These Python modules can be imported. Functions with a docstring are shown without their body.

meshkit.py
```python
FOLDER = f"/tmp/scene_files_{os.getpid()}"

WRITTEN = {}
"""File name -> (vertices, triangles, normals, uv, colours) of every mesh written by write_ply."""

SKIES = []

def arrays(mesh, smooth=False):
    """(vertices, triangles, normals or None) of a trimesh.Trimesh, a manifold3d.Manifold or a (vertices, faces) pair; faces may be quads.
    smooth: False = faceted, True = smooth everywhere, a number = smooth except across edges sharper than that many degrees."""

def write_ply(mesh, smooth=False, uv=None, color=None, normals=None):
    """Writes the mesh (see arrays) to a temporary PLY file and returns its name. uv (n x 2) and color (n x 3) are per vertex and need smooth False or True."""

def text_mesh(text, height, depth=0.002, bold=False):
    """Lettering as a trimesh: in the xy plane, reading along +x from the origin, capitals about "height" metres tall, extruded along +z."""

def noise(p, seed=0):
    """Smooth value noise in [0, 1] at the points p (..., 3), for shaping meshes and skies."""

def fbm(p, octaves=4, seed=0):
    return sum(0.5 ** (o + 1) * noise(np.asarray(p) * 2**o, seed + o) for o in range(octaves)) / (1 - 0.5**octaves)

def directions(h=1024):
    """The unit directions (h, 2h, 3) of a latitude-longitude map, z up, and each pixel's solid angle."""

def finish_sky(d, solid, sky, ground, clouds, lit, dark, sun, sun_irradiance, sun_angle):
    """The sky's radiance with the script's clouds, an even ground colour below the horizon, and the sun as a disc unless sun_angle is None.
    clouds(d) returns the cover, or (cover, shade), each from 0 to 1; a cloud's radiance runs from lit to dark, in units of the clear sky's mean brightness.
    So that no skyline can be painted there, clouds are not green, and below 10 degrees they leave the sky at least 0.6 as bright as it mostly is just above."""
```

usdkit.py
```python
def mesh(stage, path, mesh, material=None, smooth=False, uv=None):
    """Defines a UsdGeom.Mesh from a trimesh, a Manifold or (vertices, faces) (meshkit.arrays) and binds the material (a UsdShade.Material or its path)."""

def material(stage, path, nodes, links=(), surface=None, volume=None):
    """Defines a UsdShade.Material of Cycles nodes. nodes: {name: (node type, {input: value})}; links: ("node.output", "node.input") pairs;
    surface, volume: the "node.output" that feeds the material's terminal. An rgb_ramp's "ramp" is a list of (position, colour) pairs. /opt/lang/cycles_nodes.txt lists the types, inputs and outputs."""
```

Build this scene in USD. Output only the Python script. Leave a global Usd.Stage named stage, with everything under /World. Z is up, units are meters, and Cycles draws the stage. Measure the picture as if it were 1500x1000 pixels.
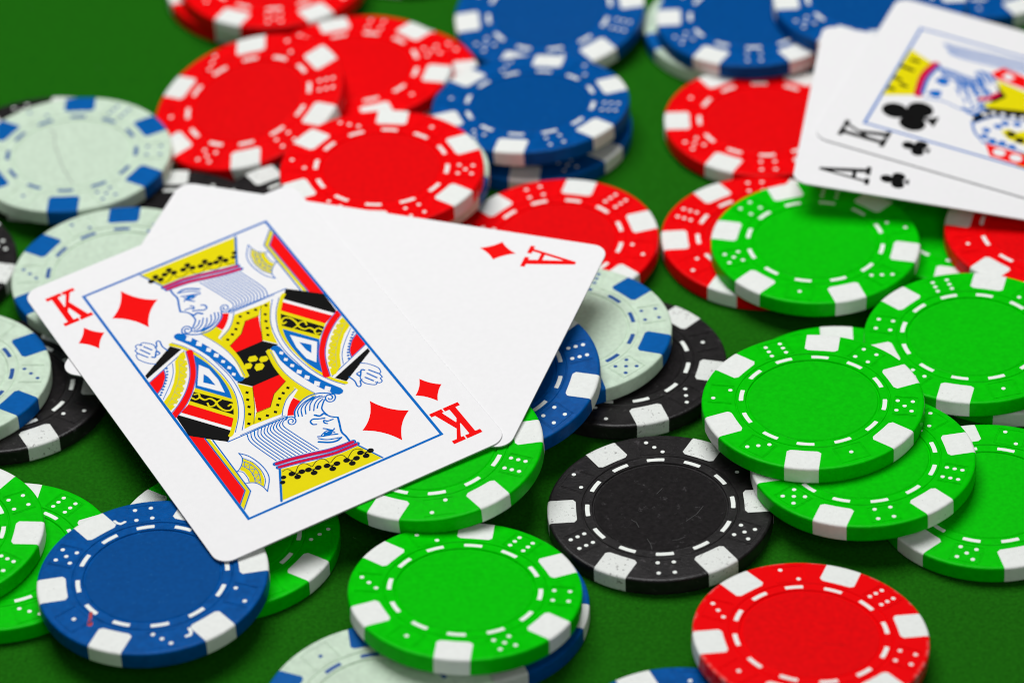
import math, random
import numpy as np, trimesh, usdkit
from pxr import Usd, UsdGeom, UsdLux, UsdShade, Gf, Sdf
from shapely.geometry import Polygon, LineString, Point, box
from shapely.ops import unary_union
from shapely import affinity

random.seed(7); RNG = np.random.default_rng(7)
stage = Usd.Stage.CreateInMemory()
UsdGeom.SetStageUpAxis(stage, 'Z'); UsdGeom.SetStageMetersPerUnit(stage, 1.0)
UsdGeom.Xform.Define(stage, '/World'); UsdGeom.Scope.Define(stage, '/World/Looks')
MM = 0.001
# ------------------------------------------------------------------ camera, light, exposure
F_PX, PITCH, DIST, ROLL = 5521.8, math.radians(37.42), 710.9, math.radians(-2.262)
fw = np.array([0, math.cos(PITCH), -math.sin(PITCH)]); u0 = np.array([0, math.sin(PITCH), math.cos(PITCH)]); r0 = np.array([1., 0, 0])
rt = r0 * math.cos(ROLL) + u0 * math.sin(ROLL); up = -r0 * math.sin(ROLL) + u0 * math.cos(ROLL); eye = -fw * DIST
cam = UsdGeom.Camera.Define(stage, '/World/camera')
cam.AddTransformOp().Set(Gf.Matrix4d(*rt, 0, *up, 0, *(-fw), 0, *(eye * MM), 1))
cam.CreateHorizontalApertureAttr(36.0); cam.CreateVerticalApertureAttr(24.0); cam.CreateFocalLengthAttr(F_PX * 36 / 1500)
cam.CreateClippingRangeAttr(Gf.Vec2f(0.05, 20.0))
FSTOP, FOCUS = 12.0, 0.672
cam.CreateFStopAttr(FSTOP); cam.CreateFocusDistanceAttr(FOCUS)
cam.CreateExposureAttr(0.0)
def rect_light(name, pos, target, w, h, power, color=(1, 1, 1)):
    L = UsdLux.RectLight.Define(stage, '/World/' + name)
    L.CreateWidthAttr(w); L.CreateHeightAttr(h); L.CreateIntensityAttr(power); L.CreateColorAttr(Gf.Vec3f(*color)); L.CreateNormalizeAttr(False)
    z = np.array(pos, float) - np.array(target, float); z /= np.linalg.norm(z)
    x = np.cross([0, 1, 0] if abs(z[1]) < .9 else [1, 0, 0], z); x /= np.linalg.norm(x); y = np.cross(z, x)
    L.AddTransformOp().Set(Gf.Matrix4d(*x, 0, *y, 0, *z, 0, *pos, 1))
    return L
rect_light('softbox_light', (-0.08, 0.22, 0.83), (0, 0.0, 0), 0.60, 0.48, 8.9)
rect_light('fill_light', (0.2, -0.9, 0.75), (0, 0, 0), 0.6, 0.5, 2.45)
dome = UsdLux.DomeLight.Define(stage, '/World/studio_ambient'); dome.CreateIntensityAttr(1.0)
dm = usdkit.material(stage, '/World/Looks/studio_ambient', {'b': ('background_shader', {'color': (1.0, 1.0, 1.0), 'strength': 0.04})}, [], surface='b.background')
UsdShade.MaterialBindingAPI.Apply(dome.GetPrim()).Bind(dm)

# ------------------------------------------------------------------ materials
def mat(name, color, rough=.45, spec=.3, var=.10, scale=900., bump=.15, bump_scale=2600., dirt=None, rim=None):
    """A plastic / paper / felt surface: base colour with a little blotchy variation, fine bump, optional dirt specks."""
    n = {'g': ('geometry', {}),
         'a': ('noise_texture', {'scale': scale, 'detail': 4.0, 'roughness': .6}),
         'r': ('rgb_ramp', {'ramp': [(0.25, tuple(c * (1 - var) for c in color)), (0.75, tuple(min(c * (1 + var), .95) for c in color))]}),
         'b': ('noise_texture', {'scale': bump_scale, 'detail': 3.0, 'roughness': .6}),
         'u': ('bump', {'strength': bump, 'distance': .0002}),
         'p': ('principled_bsdf', {'roughness': rough, 'specular_ior_level': spec})}
    l = [('g.position', 'a.vector'), ('a.fac', 'r.fac'), ('g.position', 'b.vector'), ('b.fac', 'u.height'), ('u.normal', 'p.normal')]
    last = 'r.color'
    if dirt:   # (dark colour, scale, threshold)
        n['d'] = ('noise_texture', {'scale': dirt[1], 'detail': 6.0, 'roughness': .75})
        n['dr'] = ('rgb_ramp', {'ramp': [(dirt[2], (0, 0, 0)), (dirt[2] + .07, (1, 1, 1))]})
        n['dm'] = ('mix_color', {'b': dirt[0]})
        l += [('g.position', 'd.vector'), ('d.fac', 'dr.fac'), ('dr.color', 'dm.fac'), (last, 'dm.a')]
        last = 'dm.result'
    l.append((last, 'p.base_color'))
    return usdkit.material(stage, '/World/Looks/' + name, n, l, surface='p.BSDF')
M = {}
M['felt'] = mat('felt', (.0110, .120, .0040), .92, .03, .30, 1500., .9, 4200., dirt=((.005, .045, .003), 1100., .62))
BODY = dict(red=(.83, .0012, .003), green=(.001, .525, .001), blue=(.0004, .077, .305), black=(.0135, .012, .0125), mint=(.57, .70, .56))
for k, c in BODY.items():
    M[k] = mat(k + '_plastic', c, .34 if k != 'black' else .30, .05 if k != 'black' else .22, .12 if k not in ('black', 'blue') else (.45 if k == 'black' else .22), 700., .30, 2300.,
               dirt={'black': ((.055, .050, .053), 520., .60), 'mint': ((.38, .5, .38), 300., .70), 'red': ((.36, .002, .004), 350., .70), 'green': ((.002, .28, .002), 350., .72), 'blue': ((.01, .15, .42), 500., .64)}[k])
for k, f in dict(red=.90, green=.94, blue=.84, black=.92, mint=.97).items():
    M[k + '_centre'] = mat(k + '_centre', tuple(x * f for x in BODY[k]), .5, .04, .12 if k != 'black' else .45, 1100., .12 if k != 'black' else .25, 3000.,
               dirt={'black': ((.050, .047, .049), 700., .60), 'mint': ((.42, .54, .42), 260., .72), 'red': ((.42, .002, .004), 300., .70), 'green': ((.002, .33, .002), 300., .73), 'blue': ((.008, .105, .33), 900., .60)}[k])
def worn_material():
    n = {'t': ('texture_coordinate', {}), 's': ('separate_xyz', {}), 'x2': ('math', {'math_type': 'multiply'}), 'y2': ('math', {'math_type': 'multiply'}),
         'q': ('math', {'math_type': 'add'}), 'r': ('math', {'math_type': 'sqrt'}), 'm': ('map_range', {'from_min': .0193, 'from_max': .0200, 'to_min': 0.0, 'to_max': 1.0, 'clamp': True}),
         'a': ('noise_texture', {'scale': 650.0, 'detail': 5.0, 'roughness': .7}), 'ar': ('rgb_ramp', {'ramp': [(.50, (0, 0, 0)), (.60, (1, 1, 1))]}), 'k': ('math', {'math_type': 'multiply'}),
         'c': ('mix_color', {'a': BODY['red'], 'b': (.78, .22, .20)}), 'b': ('noise_texture', {'scale': 2300.0, 'detail': 3.0}), 'u': ('bump', {'strength': .25, 'distance': .0002}),
         'p': ('principled_bsdf', {'roughness': .36, 'specular_ior_level': .05})}
    l = [('t.object', 's.vector'), ('s.x', 'x2.value1'), ('s.x', 'x2.value2'), ('s.y', 'y2.value1'), ('s.y', 'y2.value2'), ('x2.value', 'q.value1'), ('y2.value', 'q.value2'), ('q.value', 'r.value1'),
         ('r.value', 'm.value'), ('t.object', 'a.vector'), ('a.fac', 'ar.fac'), ('ar.color', 'k.value1'), ('m.result', 'k.value2'), ('k.value', 'c.fac'), ('c.result', 'p.base_color'),
         ('t.object', 'b.vector'), ('b.fac', 'u.height'), ('u.normal', 'p.normal')]
    return usdkit.material(stage, '/World/Looks/worn_red_plastic', n, l, surface='p.BSDF')
M['worn_red'] = worn_material()
M['white_inlay'] = mat('white_inlay', (.78, .80, .77), .5, .10, .05, 1100., .25, 2300., dirt=((.42, .42, .40), 1300., .63))
M['grimy_inlay'] = mat('grimy_inlay', (.74, .76, .73), .55, .10, .10, 1100., .35, 2000., dirt=((.30, .30, .29), 1100., .565))
M['lint'] = mat('lint', (.10, .26, .08), .9, .02)
M['blue_inlay'] = mat('blue_inlay', (.001, .098, .36), .45, .05, .10, 900., .2, 2300.)
M['white_paint'] = mat('white_paint', (.82, .85, .81), .5, .1, .03)
M['blue_paint'] = mat('blue_paint', (.006, .075, .30), .5, .25, .05)
M['card_paper'] = mat('card_paper', (.83, .825, .83), .55, .2, .018, 900., .10, 3500.)
M['card_edge'] = mat('card_edge', (.52, .52, .53), .8, .05)
INK = dict(red=(.88, .004, .004), yellow=(.76, .66, .003), black=(.006, .006, .006), blue=(.002, .14, .52), crimson=(.62, .004, .05), grey=(.42, .42, .22))
for k, c in INK.items(): M['ink_' + k] = mat(k + '_ink', c, .55, .03, .02)
M['redmark'] = mat('red_mark', (.45, .03, .02)); M['greyline'] = mat('grey_line', (.36, .42, .36)); M['scratch'] = mat('scratch', (.05, .05, .05)); M['darkred'] = mat('dark_red_scratch', (.5, .002, .004), .5, .05)

# ------------------------------------------------------------------ helpers
USED = {}
def path(name, parent=None):
    base = (str(parent.GetPath()) if parent else '/World') + '/' + name
    k = USED.get(base, 0); USED[base] = k + 1
    return base if k == 0 else '%s_%03d' % (base, k)
def obj(name, mesh, m, parent=None, smooth=30):
    return usdkit.mesh(stage, path(name, parent), mesh, M[m], smooth=smooth).GetPrim()
def thing(name, matrix):
    x = UsdGeom.Xform.Define(stage, path(name)); x.AddTransformOp().Set(matrix); return x.GetPrim()
def tag(p, label=None, cat=None, group=None, kind=None):
    for k, v in (('label', label), ('category', cat), ('group', group), ('kind', kind)):
        if v: p.SetCustomDataByKey(k, v)
    return p
def tri(v, f): return trimesh.Trimesh(np.array(v, float), np.array(f), process=False)
def flat(g, z, h=0.0):
    """A shapely area as a thin sheet at height z (mm)."""
    ms = []
    for q in getattr(g, 'geoms', [g]):
        if q.geom_type != 'Polygon' or q.area < .003: continue
        v, f = trimesh.creation.triangulate_polygon(q, engine='earcut')
        a, b, c = (v[f[:, i]] for i in range(3))
        s = (b[:, 0] - a[:, 0]) * (c[:, 1] - a[:, 1]) - (b[:, 1] - a[:, 1]) * (c[:, 0] - a[:, 0])
        f = np.where((s < 0)[:, None], f[:, ::-1], f)
        ms.append(trimesh.Trimesh(np.c_[v, np.full(len(v), z)] * MM, f, process=False))
    return trimesh.util.concatenate(ms) if ms else None
def slab(g, z0, z1):
    ms = [trimesh.creation.extrude_polygon(q, z1 - z0, engine='earcut') for q in getattr(g, 'geoms', [g])]
    m = trimesh.util.concatenate(ms); m.apply_translation([0, 0, z0]); m.apply_scale(MM); return m
def pose(x, y, z, tx, ty, rot, drop=0.0):
    n = np.array([tx, ty, 1.]); n /= np.linalg.norm(n)
    u = np.cross([0, 1, 0], n); u /= np.linalg.norm(u); v = np.cross(n, u); a = rot
    U = math.cos(a) * u + math.sin(a) * v; V = -math.sin(a) * u + math.cos(a) * v
    p = (np.array([x, y, z]) - n * drop) * MM
    return Gf.Matrix4d(*U, 0, *V, 0, *n, 0, *p, 1)

# ------------------------------------------------------------------ the setting
def table():
    n = 60; s = 0.55
    g = np.linspace(-s, s, n); X, Y = np.meshgrid(g, g); Y = Y + .1
    Z = (np.sin(X * 31 + Y * 17) + np.sin(X * 13 - Y * 29)) * 0.00004 - .0001
    v = np.c_[X.ravel(), Y.ravel(), Z.ravel()]; i = np.arange(n * n).reshape(n, n)
    f = np.c_[i[:-1, :-1].ravel(), i[:-1, 1:].ravel(), i[1:, 1:].ravel(), i[1:, :-1].ravel()]
    tag(obj('table_felt', (v, f), 'felt', None, True), 'dark green felt table top under the chips and cards', None, None, 'structure')
table()

# ------------------------------------------------------------------ poker chips (millimetres)
R, T = 20.0, 3.35
PROF = [(0, T - .16), (11.55, T - .16), (11.75, T - .30), (11.95, T - .30), (12.1, T - .03), (13.62, T - .03), (13.74, T - .17), (13.9, T - .17), (14.02, T),
        (19.45, T), (19.68, T - .05), (19.86, T - .16), (19.96, T - .32), (20.0, T - .55)]
def body_mesh():
    p = PROF + [(r, T - z) for r, z in PROF[::-1]]
    n = 120; V = []; Fc = []
    for r, z in p:
        a = np.linspace(0, 2 * np.pi, n, endpoint=False); V.append(np.c_[r * np.cos(a), r * np.sin(a), np.full(n, z)])
    V = np.concatenate(V); k = len(p)
    for i in range(k - 1):
        a = np.arange(n) + i * n; b = np.roll(np.arange(n), -1) + i * n
        if p[i][0] > 0: Fc.append(np.c_[a, a + n, b])
        if p[i + 1][0] > 0: Fc.append(np.c_[b, a + n, b + n])
    m = trimesh.Trimesh(V * MM, np.concatenate(Fc), process=False); m.merge_vertices(); m.fix_normals(); return m
def spot_mesh(ang, w=3.05, inn=14.75, off=.016):
    """A moulded edge spot: covers the rim from the top face round the side to the bottom face."""
    S = np.linspace(-1, 1, 11); top = [(19.45, T), (19.68, T - .05), (19.86, T - .16), (19.96, T - .32), (20.0, T - .55)]
    cols = []
    for s in S:
        t = s * w; ui = inn + .55 * max(0, abs(s) - .72) ** 2 / .0784 + .12 * (1 - s * s)
        pts = [(math.hypot(ui, t), T - .10), (math.hypot(ui, t), T + off)]
        for k in (.33, .66): pts.append((math.hypot(ui, t) * (1 - k) + 19.45 * k, T + off))
        for r, z in top: pts.append((r + off * min(1, max(0, (r - 19.45) / .4)), z + off * max(0, min(1, (z - T + .5) / .4))))
        pts += [(r, T - z) for r, z in pts[::-1]]
        wid = t * (1 + 0)
        row = []
        for r, z in pts:
            a = math.asin(max(-1, min(1, wid / r))) + ang
            row.append((r * math.cos(a), r * math.sin(a), z))
        cols.append(row)
    first = [(x * .996, y * .996, T / 2 + (z - T / 2) * .95) for x, y, z in cols[0]]; last = [(x * .996, y * .996, T / 2 + (z - T / 2) * .95) for x, y, z in cols[-1]]
    cols = [first] + cols + [last]
    k = len(cols[0]); V = np.array(cols).reshape(-1, 3) * MM; F = []
    for i in range(len(cols) - 1):
        for j in range(k - 1):
            a = i * k + j; F += [(a, a + 1, a + k + 1), (a, a + k + 1, a + k)]
    m = trimesh.Trimesh(V, F, process=False)
    c = m.triangles_center; ctr = np.array([17 * math.cos(ang), 17 * math.sin(ang), T / 2]) * MM
    if (m.face_normals * (c - ctr)).sum() < 0: m.invert()
    return m
def dash_mesh(ang, hw=math.radians(7.0), r0=12.5, r1=13.28):
    a = np.linspace(ang - hw, ang + hw, 7)
    g = Polygon(np.r_[np.c_[r1 * np.cos(a), r1 * np.sin(a)], np.c_[r0 * np.cos(a), r0 * np.sin(a)][::-1]]).buffer(-.12).buffer(.12, quad_segs=2)
    return slab(g, T - .06, T + .005)
PIPS = {1: [(0, 0)], 2: [(1.4, -1.3), (-1.4, 1.3)], 3: [(1.4, 1.4), (0, 0), (-1.4, -1.4)], 4: [(1.35, 1.4), (1.35, -1.4), (-1.35, 1.4), (-1.35, -1.4)],
        5: [(1.35, 1.4), (1.35, -1.4), (-1.35, 1.4), (-1.35, -1.4), (0, 0)], 6: [(i * 1.4, s * 1.4) for i in (-1, 0, 1) for s in (-1, 1)]}
SEQ = {'A': [5, 4, 6, 2, 3, 1], 'B': [5, 1, 3, 2, 6, 4]}
def rot2(L, a): return [(x * math.cos(a) - y * math.sin(a), x * math.sin(a) + y * math.cos(a)) for x, y in L]
def make_chip(name, col, seq, matrix, worn=False):
    t = thing(name, matrix)
    inl, pnt = ('blue_inlay', 'blue_paint') if col == 'mint' else ('grimy_inlay' if col == 'black' else 'white_inlay', 'white_paint')
    obj('body', body_mesh(), 'worn_red' if worn else col, t, 25)
    obj('centre_disc', slab(Point(0, 0).buffer(11.5, quad_segs=24), T - .2, T - .135), col + '_centre', t, False)
    for k in range(6): obj('edge_spot', spot_mesh(k * math.pi / 3), inl, t, 35)
    for k in range(12): obj('dash', dash_mesh(k * math.pi / 6), pnt, t, False)
    for k in range(6):
        a = math.radians(30 + 60 * k)
        o = box(14.35, -2.75, 18.75, 2.75); r = o.difference(o.buffer(-.13)).union(box(14.35, -2.45, 18.75, -2.36)).union(box(14.35, 2.36, 18.75, 2.45))
        pn = obj('dice_panel', slab(affinity.rotate(r, math.degrees(a), origin=(0, 0)), T - .03, T + .06), col, t, False)
        for i, (pr, pt) in enumerate(PIPS[SEQ[seq][k]]):
            c = rot2([(16.45 + pr, pt if seq == 'B' else -pt)], a)[0]
            obj('pip', slab(Point(c).buffer(.385, quad_segs=4), T - .04, T + .012), pnt, pn, False)
    return t
# ---- where everything lies: colour, dice order, top-face centre x y z (mm), tilt x y, turn (degrees)
POSES={"BK4": ["black", "A", -92.6085, 64.6941, 3.3445, -0.0002, -0.0002, 80.5],
 "R0b": ["red", "A", -50.9678, 125.5529, 3.347, 0.0, -0.0, 252.3],
 "BKtop": ["black", "A", -18.2387, 141.8693, 3.3488, -0.0, -0.0, 14.0],
 "B2b": ["blue", "A", 6.0157, 67.7446, 3.3476, -0.0001, 0.0003, 263.0],
 "B3b": ["mint", "A", 50.1935, 101.6317, 3.344, -0.0004, 0.0002, 195.7],
 "R2b": ["red", "A", -24.6038, 87.2715, 3.3464, -0.0, -0.0, 5.0],
 "G4": ["green", "A", 83.0456, -54.6986, 3.7672, -0.0209, 0.0018, 219.4],
 "G5": ["green", "A", 59.5912, -23.2666, 3.3475, -0.0001, -0.0001, 86.6],
 "R6": ["red", "A", 49.6144, 25.9935, 3.4758, 0.0069, -0.0025, 1.7],
 "BK1": ["black", "B", 24.9997, -54.1894, 3.6099, -0.0138, -0.0032, 300.5],
 "BK2": ["black", "A", 19.7091, -11.3945, 3.5623, 0.0104, 0.0053, 45.6],
 "BK3": ["black", "A", -94.6731, -11.3713, 3.3469, -0.0001, -0.0, 116.4],
 "BK5": ["black", "A", -115.3289, 28.2018, 3.349, -0.0, 0.0, 345.7],
 "G9": ["green", "B", -90.9856, -59.9928, 3.3469, -0.0001, 0.0, 141.9],
 "G11": ["green", "B", -51.5517, -56.852, 3.349, -0.0, -0.0, 206.5],
 "G10": ["green", "A", 88.4636, 27.8125, 3.3448, 0.0003, -0.0001, 15.0],
 "BL3": ["blue", "A", -8.4585, -78.0886, 3.3472, -0.0001, -0.0001, 47.9],
 "M5": ["mint", "A", -24.5325, -105.949, 5.4418, -0.0448, -0.0776, 156.0],
 "G1b": ["green", "A", 91.8511, -11.8074, 3.3478, 0.0, 0.0001, 264.1],
 "BK6a": ["black", "A", -66.8622, 36.459, 3.3389, 0.0007, 0.0, 88.0],
 "BK6b": ["black", "A", -38.6366, 34.1507, 6.3009, 0.0212, 0.0047, 121.6],
 "R3b": ["mint", "A", -23.071, 44.5092, 9.3681, 0.0099, 0.0037, 221.7],
 "BL5": ["blue", "A", 25.0506, -115.6854, 3.349, -0.0, -0.0, 111.4],
 "G6b": ["green", "A", -15.8649, -35.599, 4.4486, 0.0008, -0.001, 315.4],
 "B5": ["blue", "A", 102.4329, 120.4649, 3.349, 0.0, 0.0, 294.1],
 "R5": ["red", "A", 52.4473, 65.8664, 3.561, 0.0108, 0.0009, 179.1],
 "R2": ["red", "A", -30.0239, 85.459, 7.0808, -0.0298, 0.0081, 345.3],
 "B1": ["blue", "A", 10.5537, 105.8177, 6.0639, -0.0831, -0.1106, 183.0],
 "B2": ["blue", "A", 5.5683, 68.3432, 8.1432, -0.0358, 0.0802, 196.1],
 "R0": ["red", "A", -47.867, 122.429, 6.6934, 0.0, -0.0001, 242.3],
 "R1": ["red", "A", -51.4287, 72.5049, 8.496, -0.2375, -0.1292, 207.7],
 "R3": ["red", "B", -24.0857, 41.0268, 12.7811, 0.004, 0.0049, 323.1],
 "R4": ["red", "B", 9.1638, 25.94, 4.3604, -0.0515, -0.0234, 132.3],
 "M1": ["mint", "A", -86.4096, 58.6086, 6.8492, -0.0132, -0.0047, 268.3],
 "M2": ["mint", "A", -75.4355, 18.5846, 6.7749, -0.049, -0.0311, 267.0],
 "M3": ["mint", "A", -105.502, -11.8707, 6.6898, -0.0004, -0.0, 87.2],
 "B3": ["blue", "A", 52.6297, 99.3533, 7.1355, -0.0267, 0.0177, 177.3],
 "B4": ["blue", "A", 76.9696, 98.1021, 10.9036, 0.0046, 0.0039, 180.9],
 "G8": ["green", "B", -103.3557, -56.7, 6.6871, -0.0006, 0.0002, 54.7],
 "M4": ["mint", "A", 9.8745, -6.1203, 7.3039, -0.0038, 0.0038, 281.3],
 "BL4": ["blue", "A", -4.1046, -22.6445, 10.3203, -0.064, -0.1189, 222.3],
 "G6": ["green", "B", -15.1278, -44.8449, 11.9168, -0.0577, -0.0298, 64.3],
 "G0": ["green", "B", 58.7813, 18.8292, 6.8746, -0.0012, 0.0017, 164.7],
 "R7": ["red", "A", 103.7454, 19.9643, 6.6614, 0.0024, -0.0005, 223.0],
 "G3": ["green", "A", 61.2976, -47.803, 7.6401, -0.0294, 0.0443, 187.6],
 "G1": ["green", "B", 84.9819, -13.1237, 7.0711, -0.0123, 0.0036, 193.0],
 "G2": ["green", "A", 53.5751, -34.6122, 10.601, -0.0134, 0.0182, 319.2],
 "BL1": ["blue", "B", -63.3516, -72.5599, 8.0615, -0.0136, -0.0104, 128.4],
 "G7": ["green", "A", -9.6426, -81.1348, 9.5869, 0.046, 0.0901, 262.8],
 "RD1": ["red", "A", 48.312, -92.3534, 6.4551, 0.0644, 0.0628, 247.9]}
CARDS={"KD": [-46.5459, -19.6694, 12.2977, 0.4689, -0.067, -0.0618], "AD": [-32.1856, -6.0543, 13.7909, -1.9426, -0.067, -0.0618], "AC": [103.3061, 47.7354, 9.225, 1.3755, 0.1089, -0.0109], "KC": [111.5582, 52.1737, 8.7751, 1.1634, 0.1089, -0.0109]}
EXTRAS={"BL1": [["chipped_paint", "white_paint", 0.5, [[16.18, -3.37], [15.4, -3.41], [14.84, -3.75], [14.8, -4.6]]], ["chipped_paint", "white_paint", 0.55, [[-16.52, 4.78], [-16.71, 4.07], [-16.1, 3.48], [-15.31, 3.33]]], ["red_ink_mark", "redmark", 0.55, [[-0.71, 13.37], [-1.74, 14.29], [-2.69, 15.03]]], ["red_ink_mark", "redmark", 1.0, [[-2.69, 15.03], [-2.92, 15.17]]]], "M1": [["hairline_crack", "greyline", 0.28, [[-9.05, -5.49], [-7.28, -4.2], [-3.16, -3.78], [0.73, -2.56], [4.83, -1.33], [7.97, 0.07], [10.36, 1.13]]]], "BK1": [["scratch", "scratch", 0.09, [[4.19, 6.32], [5.35, 4.08], [5.85, 1.57]]], ["scratch", "scratch", 0.09, [[-3.31, 1.47], [-3.66, 2.28], [-4.01, 3.1]]], ["scratch", "scratch", 0.09, [[0.05, -6.1], [1.15, -5.82], [2.5, -6.13]]], ["scratch", "scratch", 0.09, [[8.75, -3.26], [9.22, -2.28], [9.22, -0.99]]], ["scratch", "scratch", 0.09, [[5.93, -6.68], [7.33, -6.89], [8.68, -7.5]]]], "RD1": [["scratch", "darkred", 0.14, [[1.48, 2.45], [1.25, 4.41], [0.27, 6.27]]]]}
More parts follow.
